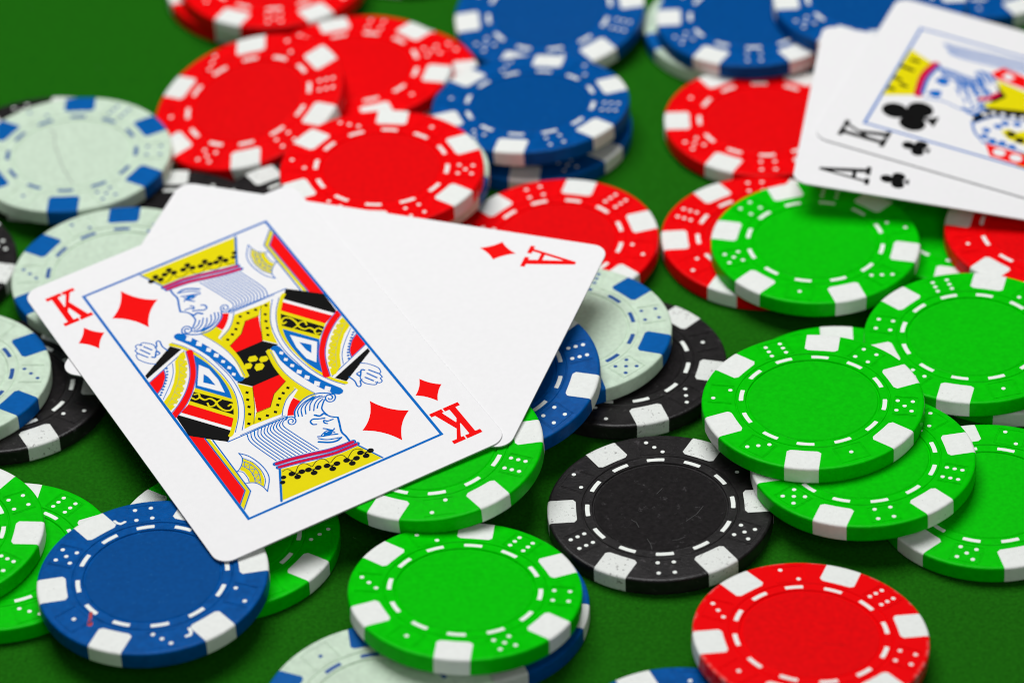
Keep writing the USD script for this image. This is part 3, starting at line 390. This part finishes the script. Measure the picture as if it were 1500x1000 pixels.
KC_ART=[["robe_panel","yellow","p",0,[[-19.0,5.0],[19.0,8.0],[19.0,-5.0],[-19.0,-8.0]],True],
["robe_panel","black","p",0,[[-9.0,6.0],[9.0,8.0],[9.0,-6.0],[-9.0,-8.0]],True],
["robe_panel","red","p",0,[[-4.0,5.0],[4.0,7.0],[4.0,-5.0],[-4.0,-7.0]],True],
["robe_panel","red","p",0,[[9.0,7.0],[19.0,8.0],[19.0,3.0],[9.0,4.0]],True],
["crown","yellow","p",0,[[10.68,35.7],[7.55,29.76],[2.17,30.42],[-4.51,29.56],[-8.21,36.37]],True],
["crown_trim","black","s",0.95,[[3.9,35.77],[3.66,34.49]],True],
["crown_trim","black","s",0.95,[[-0.73,35.76],[-0.96,34.49]],True],
["crown_trim","black","s",0.95,[[7.02,34.32],[7.02,33.12]],True],
["crown_trim","black","s",0.95,[[3.66,34.49],[3.43,33.21]],True],
["crown_trim","black","s",0.95,[[-4.82,35.68],[-4.92,34.69]],True],
["crown_trim","black","s",0.95,[[-2.42,33.79],[-2.76,32.73]],True],
["crown_band","crimson","s",1.9,[[7.8,29.64],[2.61,30.46],[-4.26,29.6]],True],
["face_line","blue","s",0.8,[[7.68,28.83],[2.18,29.56],[-3.67,29.01]],True],
["hair_strand","blue","s",0.4,[[6.88,28.59],[6.79,25.68],[6.23,22.64],[6.72,20.2]],True],
["hair_strand","blue","s",0.3,[[6.06,28.05],[5.73,25.08],[5.17,22.04],[5.53,19.85]],True],
["cloak_hatching","blue","s",0.17,[[16.09,30.51],[16.49,25.1],[17.81,12.46]],True],
["cloak_hatching","blue","s",0.17,[[15.69,30.21],[16.01,24.96],[17.27,12.31]],True],
["cloak_hatching","blue","s",0.17,[[15.28,29.92],[15.52,24.81],[16.74,12.16]],True],
["cloak_hatching","blue","s",0.17,[[14.88,29.62],[15.03,24.67],[16.2,12.01]],True],
["cloak_hatching","blue","s",0.17,[[14.47,29.32],[14.54,24.53],[15.67,11.86]],True],
["cloak_hatching","blue","s",0.17,[[14.07,29.03],[14.06,24.38],[15.13,11.71]],True],
["cloak_hatching","blue","s",0.17,[[13.66,28.73],[13.57,24.24],[14.6,11.55]],True],
["cloak_hatching","blue","s",0.17,[[13.26,28.43],[13.09,24.09],[14.07,11.4]],True],
["cloak_hatching","blue","s",0.17,[[12.85,28.14],[12.6,23.95],[13.54,11.25]],True],
["eye","blue","c",1.2,[[2.39,26.43],[-2.51,26.55]],True],
["eyebrow","blue","s",0.5,[[2.01,27.84],[3.58,27.3],[3.87,25.95]],True],
["eyebrow","blue","s",0.5,[[-3.11,27.85],[-1.77,27.4],[-1.06,25.9]],True],
["hair_strand","blue","s",0.14,[[7.19,28.83],[7.17,25.8],[6.7,22.78],[6.64,19.03]],True],
["hair_strand","blue","s",0.14,[[6.9,28.66],[6.74,25.67],[6.27,22.65],[6.35,18.94]],True],
["hair_strand","blue","s",0.14,[[6.6,28.48],[6.31,25.54],[5.84,22.52],[6.07,18.86]],True],
["hair_strand","blue","s",0.14,[[6.31,28.3],[5.88,25.41],[5.42,22.4],[5.78,18.78]],True],
["hair_strand","blue","s",0.14,[[6.02,28.13],[5.45,25.28],[4.99,22.27],[5.5,18.69]],True],
["hair_strand","blue","s",0.14,[[5.72,27.95],[5.02,25.15],[4.56,22.14],[5.21,18.61]],True],
["hair_strand","blue","s",0.14,[[5.43,27.78],[4.59,25.02],[4.13,22.01],[4.92,18.52]],True],
["hair_strand","blue","s",0.14,[[5.13,27.6],[4.17,24.89],[3.7,21.89],[4.64,18.44]],True],
["hair_strand","blue","s",0.14,[[4.84,27.43],[3.74,24.77],[3.28,21.76],[4.35,18.36]],True],
["beard_strand","blue","s",0.55,[[-5.96,17.89],[-5.76,16.53],[-3.3,15.97],[-1.16,17.03]],True],
["beard_strand","blue","s",0.55,[[-5.43,18.89],[-5.1,17.29],[-2.77,16.98]],True],
["beard_strand","blue","s",0.55,[[-4.56,20.29],[-4.64,18.84],[-3.0,17.91]],True],
["hair_strand","blue","s",0.5,[[9.09,21.47],[7.1,20.02],[4.64,18.44]],True],
["hair_strand","blue","s",0.5,[[9.63,20.48],[7.87,19.1],[6.13,17.73]],True],
["hair_strand","blue","s",0.5,[[9.93,19.41],[8.52,18.43],[7.42,17.39]],True],
["hair_strand","blue","s",0.5,[[5.05,19.71],[3.93,18.23],[3.75,17.04]],True],
["beard_strand","blue","s",0.27,[[5.17,23.14],[4.84,22.53],[3.56,22.04]],True],
["beard_strand","blue","s",0.27,[[4.44,21.73],[4.11,21.12],[2.84,20.63]],True],
["beard_strand","blue","s",0.27,[[3.25,23.84],[2.92,23.22],[1.65,22.73]],True],
["beard_strand","blue","s",0.27,[[-1.51,16.11],[-1.83,15.51],[-3.09,15.03]],True],
["beard_strand","blue","s",0.27,[[3.17,18.61],[2.84,18.0],[1.57,17.52]],True],
["beard_strand","blue","s",0.27,[[3.22,20.33],[2.9,19.72],[1.63,19.23]],True],
["beard_strand","blue","s",0.27,[[5.28,23.65],[4.95,23.03],[3.67,22.54]],True],
["beard_strand","blue","s",0.27,[[-1.03,21.46],[-1.36,20.85],[-2.62,20.36]],True],
["beard_strand","blue","s",0.27,[[-1.37,16.81],[-1.7,16.2],[-2.95,15.72]],True],
["beard_strand","blue","s",0.27,[[3.31,18.39],[2.98,17.78],[1.71,17.3]],True],
["beard_strand","blue","s",0.27,[[1.04,21.37],[0.71,20.76],[-0.55,20.27]],True],
["beard_strand","blue","s",0.27,[[-1.54,17.48],[-1.86,16.87],[-3.12,16.39]],True],
["beard_strand","blue","s",0.27,[[3.96,17.99],[3.63,17.38],[2.36,16.89]],True],
["beard_strand","blue","s",0.27,[[0.1,18.89],[-0.23,18.28],[-1.49,17.8]],True],
["beard_strand","blue","s",0.27,[[4.04,20.8],[3.71,20.18],[2.44,19.69]],True],
["beard_strand","blue","s",0.27,[[4.78,21.26],[4.45,20.64],[3.17,20.15]],True],
["beard_strand","blue","s",0.27,[[-2.03,15.84],[-2.35,15.23],[-3.61,14.75]],True],
["beard_strand","blue","s",0.27,[[3.02,20.19],[2.7,19.58],[1.43,19.09]],True],
["beard_strand","blue","s",0.27,[[0.23,16.68],[-0.1,16.08],[-1.36,15.6]],True],
["beard_strand","blue","s",0.27,[[-1.79,16.29],[-2.11,15.69],[-3.37,15.21]],True],
["beard_strand","blue","s",0.27,[[2.24,20.25],[1.92,19.64],[0.65,19.15]],True],
["beard_strand","blue","s",0.27,[[1.93,19.48],[1.6,18.87],[0.33,18.39]],True],
["beard_strand","blue","s",0.27,[[3.78,23.29],[3.46,22.68],[2.18,22.18]],True],
["beard_strand","blue","s",0.27,[[4.43,18.63],[4.1,18.02],[2.83,17.53]],True],
["beard_strand","blue","s",0.27,[[1.58,23.49],[1.26,22.88],[-0.01,22.38]],True],
["beard_strand","blue","s",0.27,[[1.8,21.81],[1.47,21.2],[0.2,20.71]],True],
["beard_strand","blue","s",0.27,[[2.86,20.71],[2.53,20.09],[1.26,19.61]],True],
["beard_strand","blue","s",0.27,[[2.89,16.81],[2.56,16.2],[1.29,15.72]],True],
["beard_strand","blue","s",0.27,[[4.04,21.49],[3.71,20.88],[2.44,20.39]],True],
["beard_strand","blue","s",0.27,[[3.03,19.56],[2.7,18.95],[1.43,18.46]],True],
["beard_strand","blue","s",0.27,[[0.04,20.73],[-0.29,20.12],[-1.55,19.63]],True],
["beard_strand","blue","s",0.27,[[1.53,21.43],[1.21,20.82],[-0.06,20.33]],True],
["beard_strand","blue","s",0.27,[[3.8,17.76],[3.47,17.15],[2.2,16.67]],True],
["beard_strand","blue","s",0.27,[[4.57,24.27],[4.24,23.65],[2.97,23.16]],True],
["beard_strand","blue","s",0.27,[[0.19,17.74],[-0.13,17.13],[-1.39,16.65]],True],
["beard_strand","blue","s",0.27,[[3.43,22.62],[3.1,22.0],[1.83,21.51]],True],
["beard_strand","blue","s",0.27,[[2.58,22.81],[2.26,22.2],[0.98,21.7]],True],
["beard_strand","blue","s",0.27,[[1.06,23.36],[0.73,22.74],[-0.54,22.25]],True],
["beard_strand","blue","s",0.27,[[-2.62,15.95],[-2.94,15.34],[-4.19,14.87]],True],
["beard_strand","blue","s",0.27,[[-2.33,17.22],[-2.65,16.62],[-3.91,16.14]],True],
["beard_strand","blue","s",0.27,[[4.2,24.48],[3.88,23.87],[2.6,23.37]],True],
["beard_strand","blue","s",0.27,[[-1.42,15.78],[-1.74,15.18],[-3.0,14.7]],True],
["beard_strand","blue","s",0.27,[[-1.55,19.85],[-1.87,19.24],[-3.13,18.76]],True],
["beard_strand","blue","s",0.27,[[-1.03,18.45],[-1.36,17.84],[-2.62,17.36]],True],
["beard_strand","blue","s",0.27,[[4.38,22.48],[4.05,21.87],[2.77,21.37]],True],
["beard_strand","blue","s",0.27,[[4.48,21.39],[4.15,20.78],[2.88,20.28]],True],
["hair_strand","blue","s",0.25,[[4.58,19.01],[4.5,18.35],[3.63,17.73]],True],
["hair_strand","blue","s",0.25,[[9.96,20.77],[9.87,20.12],[8.99,19.48]],True],
["hair_strand","blue","s",0.25,[[8.53,21.43],[8.45,20.77],[7.57,20.14]],True],
["hair_strand","blue","s",0.25,[[8.72,18.72],[8.63,18.06],[7.75,17.43]],True],
["hair_strand","blue","s",0.25,[[9.38,20.76],[9.3,20.1],[8.42,19.47]],True],
["hair_strand","blue","s",0.25,[[8.71,17.98],[8.63,17.32],[7.75,16.69]],True],
["hair_strand","blue","s",0.25,[[9.46,21.09],[9.37,20.43],[8.49,19.8]],True],
["hair_strand","blue","s",0.25,[[8.56,21.39],[8.47,20.74],[7.59,20.1]],True],
["hair_strand","blue","s",0.25,[[9.76,19.42],[9.67,18.76],[8.79,18.13]],True],
["hair_strand","blue","s",0.25,[[6.68,20.9],[6.6,20.24],[5.72,19.61]],True],
["hair_strand","blue","s",0.25,[[4.15,19.37],[4.06,18.72],[3.19,18.09]],True],
["hair_strand","blue","s",0.25,[[6.6,20.57],[6.52,19.91],[5.64,19.28]],True],
["hair_strand","blue","s",0.25,[[8.43,18.67],[8.35,18.02],[7.47,17.39]],True],
["hair_strand","blue","s",0.25,[[8.42,17.87],[8.33,17.21],[7.45,16.59]],True],
["hair_strand","blue","s",0.25,[[7.49,20.38],[7.41,19.73],[6.53,19.1]],True],
["hair_strand","blue","s",0.25,[[7.07,21.03],[6.99,20.37],[6.11,19.74]],True],
["face_line","blue","s",0.25,[[-5.01,28.13],[-4.21,24.66],[-5.09,21.27],[-5.23,19.52]],True],
["face_line","blue","s",0.5,[[-8.28,17.2],[-11.7,15.63],[-14.44,12.85]],True],
["beard_strand","blue","s",0.4,[[-5.03,20.15],[-5.96,17.89],[-3.84,15.96],[-1.23,17.15]],True],
["collar","red","p",0,[[10.36,18.62],[13.34,16.95],[12.07,11.7],[7.85,10.51],[8.96,17.41]],True],
["collar_dot","white","p",0,[[10.45,16.4],[12.09,15.44],[10.78,13.77],[9.07,14.86]],True],
["robe_panel","yellow","p",0,[[8.41,17.1],[6.9,10.24],[0.04,8.3],[-2.44,16.37],[-1.03,16.78],[2.96,13.96]],True],
["robe_panel","black","p",0,[[7.27,17.15],[3.39,13.45],[0.6,14.98],[-0.44,16.1],[4.09,15.2]],True],
["robe_trim","crimson","s",1.2,[[0.08,17.96],[1.39,16.35],[3.61,15.28]],True],
["robe_panel","black","p",0,[[-6.89,17.61],[-5.11,16.72],[-1.93,15.24],[0.37,8.39],[-3.28,7.36],[-4.74,13.43],[-8.87,16.52]],True],
["robe_white","white","p",0,[[-8.64,16.67],[-4.55,13.49],[-3.09,7.41],[-14.27,4.24],[-13.62,9.17],[-14.28,13.32]],True],
["robe_dot","white","c",0.62,[[-4.7,15.56],[-3.44,14.23],[-2.98,12.38],[-2.69,10.35],[-2.18,8.51]],True],
["robe_dot","blue","c",0.85,[[-9.9,13.76],[-7.53,12.06],[-12.87,11.69],[-5.78,11.1],[-4.95,8.86],[-13.09,7.6],[-12.16,13.52],[-12.75,9.71]],True],
["robe_flower","yellow","p",0,[[-8.75,11.14],[-7.27,9.88],[-7.76,8.33],[-6.25,6.52],[-11.31,5.08],[-11.31,7.04],[-10.85,9.13]],True],
["robe_dot","black","c",1.0,[[-8.91,8.99],[-10.13,6.82]],True],
["robe_line","blue","s",0.5,[[-14.18,13.35],[-13.53,9.2],[-14.05,4.31]],True],
["robe_line","blue","s",0.3,[[-8.48,16.58],[-4.41,13.53],[-3.0,7.44]],True],
["robe_hem","red","p",0,[[-14.38,12.73],[-14.5,4.18],[-18.57,3.03],[-18.23,10.63]],True],
["robe_dot","white","c",1.25,[[-16.13,9.34],[-16.36,5.88]],True]]
NAMES = dict(red='red_poker_chip', green='green_poker_chip', blue='blue_poker_chip', black='black_poker_chip', mint='pale_poker_chip')
GROUPS = dict(red='red poker chips on the green felt', green='green poker chips on the green felt', blue='blue poker chips on the green felt',
              black='black poker chips on the green felt', mint='pale chips with blue edge spots')
LABELS = dict(
 BK4='black chip peeking out behind the cracked pale chip, near the bare felt corner',
 R0b='lower red chip of the far pair at the top left edge of the felt',
 R0='upper red chip of the far pair cut off by the top edge, left of centre',
 BKtop='dark chip just grazing the top edge between the red and blue chips',
 B2b='lower blue chip of the two stacked behind the ace of diamonds',
 B2='upper blue chip of the two-chip stack in the middle distance, tilted slightly back',
 B3b='mostly hidden pale chip beneath the far blue chip left of the ace of clubs',
 B3='far blue chip whose front rim overlaps the red chip left of the ace of clubs',
 B4='far blue chip just beyond the top corner of the ace of clubs',
 B5='far blue chip in the top right corner behind the king of clubs',
 B1='far blue chip leaning behind the two-chip blue stack, cut by the top edge',
 R2b='red chip hidden under the far red chip left of the blue stack',
 R2='far red chip left of the blue stack, overlapped by two red chips',
 R1='red chip steeply tilted to the left, behind the pale chip at the left edge',
 R3='red chip behind the ace of diamonds, showing a five at its right',
 R3b='pale chip almost hidden under the red chip behind the ace of diamonds',
 R4='red chip partly under the far right corner of the ace of diamonds',
 R5='red chip half under the left edge of the ace of clubs',
 R6='red chip half covered by the green chip below the ace of clubs',
 R7='red chip cut by the right edge, just below the ace of clubs',
 RD1='lone red chip with worn rim in the lower right foreground',
 G0='green chip just below the ace of clubs, in the card shadow',
 G10='shadowed green chip under the near edge of the ace of clubs, mostly covered',
 G1='green chip at the right edge overlapping the one below, second from the ace of clubs',
 G1b='nearly hidden chip under the right-hand green chip, only a white edge spot showing',
 G2='topmost green chip of the fanned heap right of the black chips',
 G5='green chip directly beneath the topmost one of the fanned heap, only its far rim showing',
 G3='middle green chip of the fanned heap, showing a four on its near side',
 G4='lowest green chip of the fanned heap at the right edge, flat on the felt',
 G6='green chip under the near corners of the two diamond cards, right of the king',
 G6b='chip almost hidden beneath the green chip under the corner of the king of diamonds',
 G7='bright green chip in the centre foreground, resting on a blue chip',
 G8='upper green chip cut off by the left edge, lower left corner',
 G9='lower green chip at the left edge, partly under the marked blue chip',
 G11='green chip at the near corner, right of the marked blue chip',
 BL1='blue chip with a red ink mark and paint chips in the left foreground',
 BL3='blue chip almost hidden under the green chip in the centre foreground',
 BL4='blue chip sticking out from under the right edge of the ace of diamonds',
 BL5='blue chip peeking in at the bottom edge left of the lone red chip',
 BK1='scratched black chip fully visible, right of the centre foreground',
 BK2='black chip behind the scratched one, partly under a pale chip',
 BK3='black chip partly under the left edge of the king of diamonds',
 BK5='black chip barely showing at the left edge between two pale chips',
 BK6a='black chip at the far left corner of the ace of diamonds, mostly covered',
 BK6b='black chip under the far edge of the ace of diamonds, below the tilted red chip',
 M1='pale chip with a fine crack across its face at the upper left edge',
 M2='pale chip tucked under the far left corner of the king of diamonds',
 M3='pale chip cut off by the left edge, lying on a black chip',
 M4='pale chip right of the ace of diamonds, resting on a black chip',
 M5='pale chip at the bottom edge, partly under the bright green chip')
def lint():
    ms = []
    for _ in range(70):
        x, y = RNG.uniform(-120, 120), RNG.uniform(-125, 150); a = RNG.uniform(0, 6.28); n = RNG.uniform(.25, 1.0); b = RNG.uniform(-.6, .6)
        L = [(x + t * n * math.cos(a + b * t), y + t * n * math.sin(a + b * t)) for t in (0, .33, .66, 1)]
        ms.append(slab(LineString(L).buffer(.035, quad_segs=1), .0, .05))
    tag(obj('felt_lint', trimesh.util.concatenate(ms), 'lint', None, False), 'tiny pale lint fibres scattered over the green felt', 'lint', None, 'stuff')
lint()
first = {}
for key, (col, seq, x, y, z, tx, ty, rot) in POSES.items():
    mtx = pose(x, y, z, tx, ty, math.radians(rot), T)
    kind = (col, seq)
    if kind not in first or key in EXTRAS:
        t = make_chip(NAMES[col], col, seq, mtx, key == 'RD1')
        if key not in EXTRAS: first[kind] = t
    else:
        t = thing(NAMES[col], mtx); t.GetReferences().AddInternalReference(first[kind].GetPath()); t.SetInstanceable(True)
    tag(t, LABELS[key], 'poker chip', GROUPS[col])
    for nm, m, w, pts in EXTRAS.get(key, ()):
        ok = LineString(pts).buffer(w / 2, quad_segs=3)
        zz = T - .132 if all(math.hypot(*p) < 11.5 for p in pts) else T
        obj(nm, slab(ok, zz - .05, zz + .012), m, t, False)

# ------------------------------------------------------------------ playing cards (millimetres, portrait, origin at the centre)
CW, CH = 56.8, 87.8
def smooth_line(L, n=6):
    L = np.array(L, float)
    if len(L) < 3: return L
    Q = np.vstack([2 * L[0] - L[1], L, 2 * L[-1] - L[-2]]); o = []
    for i in range(1, len(Q) - 2):
        p0, p1, p2, p3 = Q[i - 1:i + 3]
        for t in np.linspace(0, 1, n, endpoint=False):
            o.append(.5 * ((2 * p1) + (p2 - p0) * t + (2 * p0 - 5 * p1 + 4 * p2 - p3) * t * t + (3 * p1 - p0 - 3 * p2 + p3) * t ** 3))
    o.append(L[-1]); return np.array(o)
def shape(kind, w, L):
    if kind == 'p': return Polygon(L).buffer(0)
    if kind == 's': return LineString(smooth_line(L)).buffer(w / 2, quad_segs=2)
    if kind == 'l': return LineString(L).buffer(w / 2, quad_segs=2, join_style=2, mitre_limit=2)
    if kind == 'c': return unary_union([Point(p).buffer(w, quad_segs=4) for p in L])
    return unary_union([Polygon([(x - w * .75, y), (x, y + w), (x + w * .75, y), (x, y - w)]) for x, y in L])
def half_turn(g): return affinity.rotate(g, 180, origin=(0, 0))
def paint(elements, clip):
    """Painter's order turned into areas that do not overlap: {(name, colour): area}."""
    acc, out = None, {}
    for name, col, kind, w, L, twice in elements[::-1]:
        if col == 'blue' and kind in 'sl' and w < .4: w *= 1.28      # the fine blue key lines print a little heavy
        g = shape(kind, w, L)
        if twice: g = unary_union([g, half_turn(g)])
        g = g.intersection(clip)
        h = g if acc is None else g.difference(acc)
        acc = g if acc is None else acc.union(g)
        if col != 'white' and not h.is_empty: out.setdefault((name, col), []).append(h)
    return {k: unary_union(v) for k, v in out.items()}
def letter(c):
    if c == 'K':
        g = [box(.95, 0, 2.15, 9.5), box(0, 0, 3.05, .95), box(0, 8.55, 3.05, 9.5), Polygon([(2.0, 3.3), (2.0, 4.6), (3.9, 8.7), (4.75, 8.7)]),
             Polygon([(2.55, 5.3), (3.35, 6.4), (5.1, .8), (3.75, .8)]), box(3.3, 0, 5.8, .95), box(3.3, 8.55, 5.7, 9.5)]
        return unary_union(g).buffer(.1).buffer(-.1)
    g = [Polygon([(2.6, 9.9), (3.35, 9.9), (5.3, .8), (4.0, .8), (2.75, 7.6), (1.45, .8), (.75, .8)]), box(0, 0, 2.2, .9), box(3.3, 0, 6.1, .9), box(1.5, 2.7, 4.5, 3.5)]
    return unary_union(g).buffer(.08).buffer(-.08)
def diamond(cx, cy, w, h):
    P = [(0, h), (w, 0), (0, -h), (-w, 0)]; o = []
    for i in range(4):
        p, q = np.array(P[i], float), np.array(P[(i + 1) % 4], float); c = (p + q) / 2 * .72
        for t in np.linspace(0, 1, 9)[:-1]: o.append((1 - t) ** 2 * p + 2 * t * (1 - t) * c + t * t * q)
    return affinity.translate(Polygon(o), cx, cy)
def club(cx, cy, s):
    g = [Point(0, 2.15).buffer(1.42), Point(1.45, -.25).buffer(1.42), Point(-1.45, -.25).buffer(1.42), box(-.55, -.6, .55, 1.4),
         Polygon([(-.22, .2), (.22, .2), (.3, -1.6), (1.1, -2.5), (-1.1, -2.5), (-.3, -1.6)])]
    return affinity.translate(affinity.scale(unary_union(g), s, s, origin=(0, 0)), cx, cy)
def place(g, x, y): return affinity.translate(g, x, y)
ZP = .014
def make_card(name, label, key, ink, index, suit, art):
    x, y, z, rot, tx, ty = CARDS[key]
    t = tag(thing(name, pose(x, y, z, tx, ty, rot)), label, 'playing card')
    outline = box(-CW / 2 + 3, -CH / 2 + 3, CW / 2 - 3, CH / 2 - 3).buffer(3, quad_segs=8)
    obj('card_stock', slab(outline.buffer(-.03), -.28, 0), 'card_paper', t, False)
    obj('card_edge', slab(outline.difference(outline.buffer(-.1)), -.272, -.008), 'card_edge', t, False)
    lx = -25.45; ly = 30.3 if index == 'K' else 29.3
    for turn in (lambda g: g, half_turn):
        obj('corner_letter', flat(turn(place(letter(index), lx, ly)), ZP), 'ink_' + ink, t, False)
        small = diamond(-22.65, 24.4 if index == 'K' else 23.7, 2.65, 3.6) if suit == 'diamond' else club(-22.35, 24.05, .92)
        obj('corner_' + suit, flat(turn(small), ZP), 'ink_' + ink, t, False)
    if art is None: return t
    inner = box(-19.1, -36.2, 19.1, 36.2)
    big = None
    clip = inner.buffer(-.2)
    if suit == 'club':
        big = club(-12.0, 28.1, 1.85); clip = clip.difference(big.buffer(.45)).difference(half_turn(big.buffer(.45)))
    areas = paint(art, clip)
    fr = inner.buffer(.27, join_style=2).difference(inner.buffer(-.27, join_style=2))
    for g in areas.values(): pass
    obj('frame_line', flat(fr, ZP + .006), 'ink_blue', t, False)
    if big is not None:
        for turn in (lambda g: g, half_turn): obj('suit_club', flat(turn(big), ZP), 'ink_' + ink, t, False)
    for (nm, col), g in areas.items():
        ps = list(getattr(g, 'geoms', [g]))
        hi = [q for q in ps if q.geom_type == 'Polygon' and q.centroid.y > 0]; lo = [q for q in ps if q.geom_type == 'Polygon' and q.centroid.y <= 0]
        for part in (hi, lo):
            m = flat(unary_union(part), ZP) if part else None
            if m is not None: tag(obj(nm, m, 'ink_' + col, t, False), kind='stuff' if len(part) > 1 else None)
    return t
make_card('ace_of_diamonds_card', 'ace of diamonds lying partly under the king of diamonds', 'AD', 'red', 'A', 'diamond', None)
make_card('king_of_diamonds_card', 'king of diamonds lying face up across the ace and the chips on the left', 'KD', 'red', 'K', 'diamond', KD_ART)
make_card('ace_of_clubs_card', 'ace of clubs at the upper right, mostly covered by the king of clubs', 'AC', 'black', 'A', 'club', None)
make_card('king_of_clubs_card', 'king of clubs at the upper right edge, on top of the ace of clubs', 'KC', 'black', 'K', 'club', KC_ART)
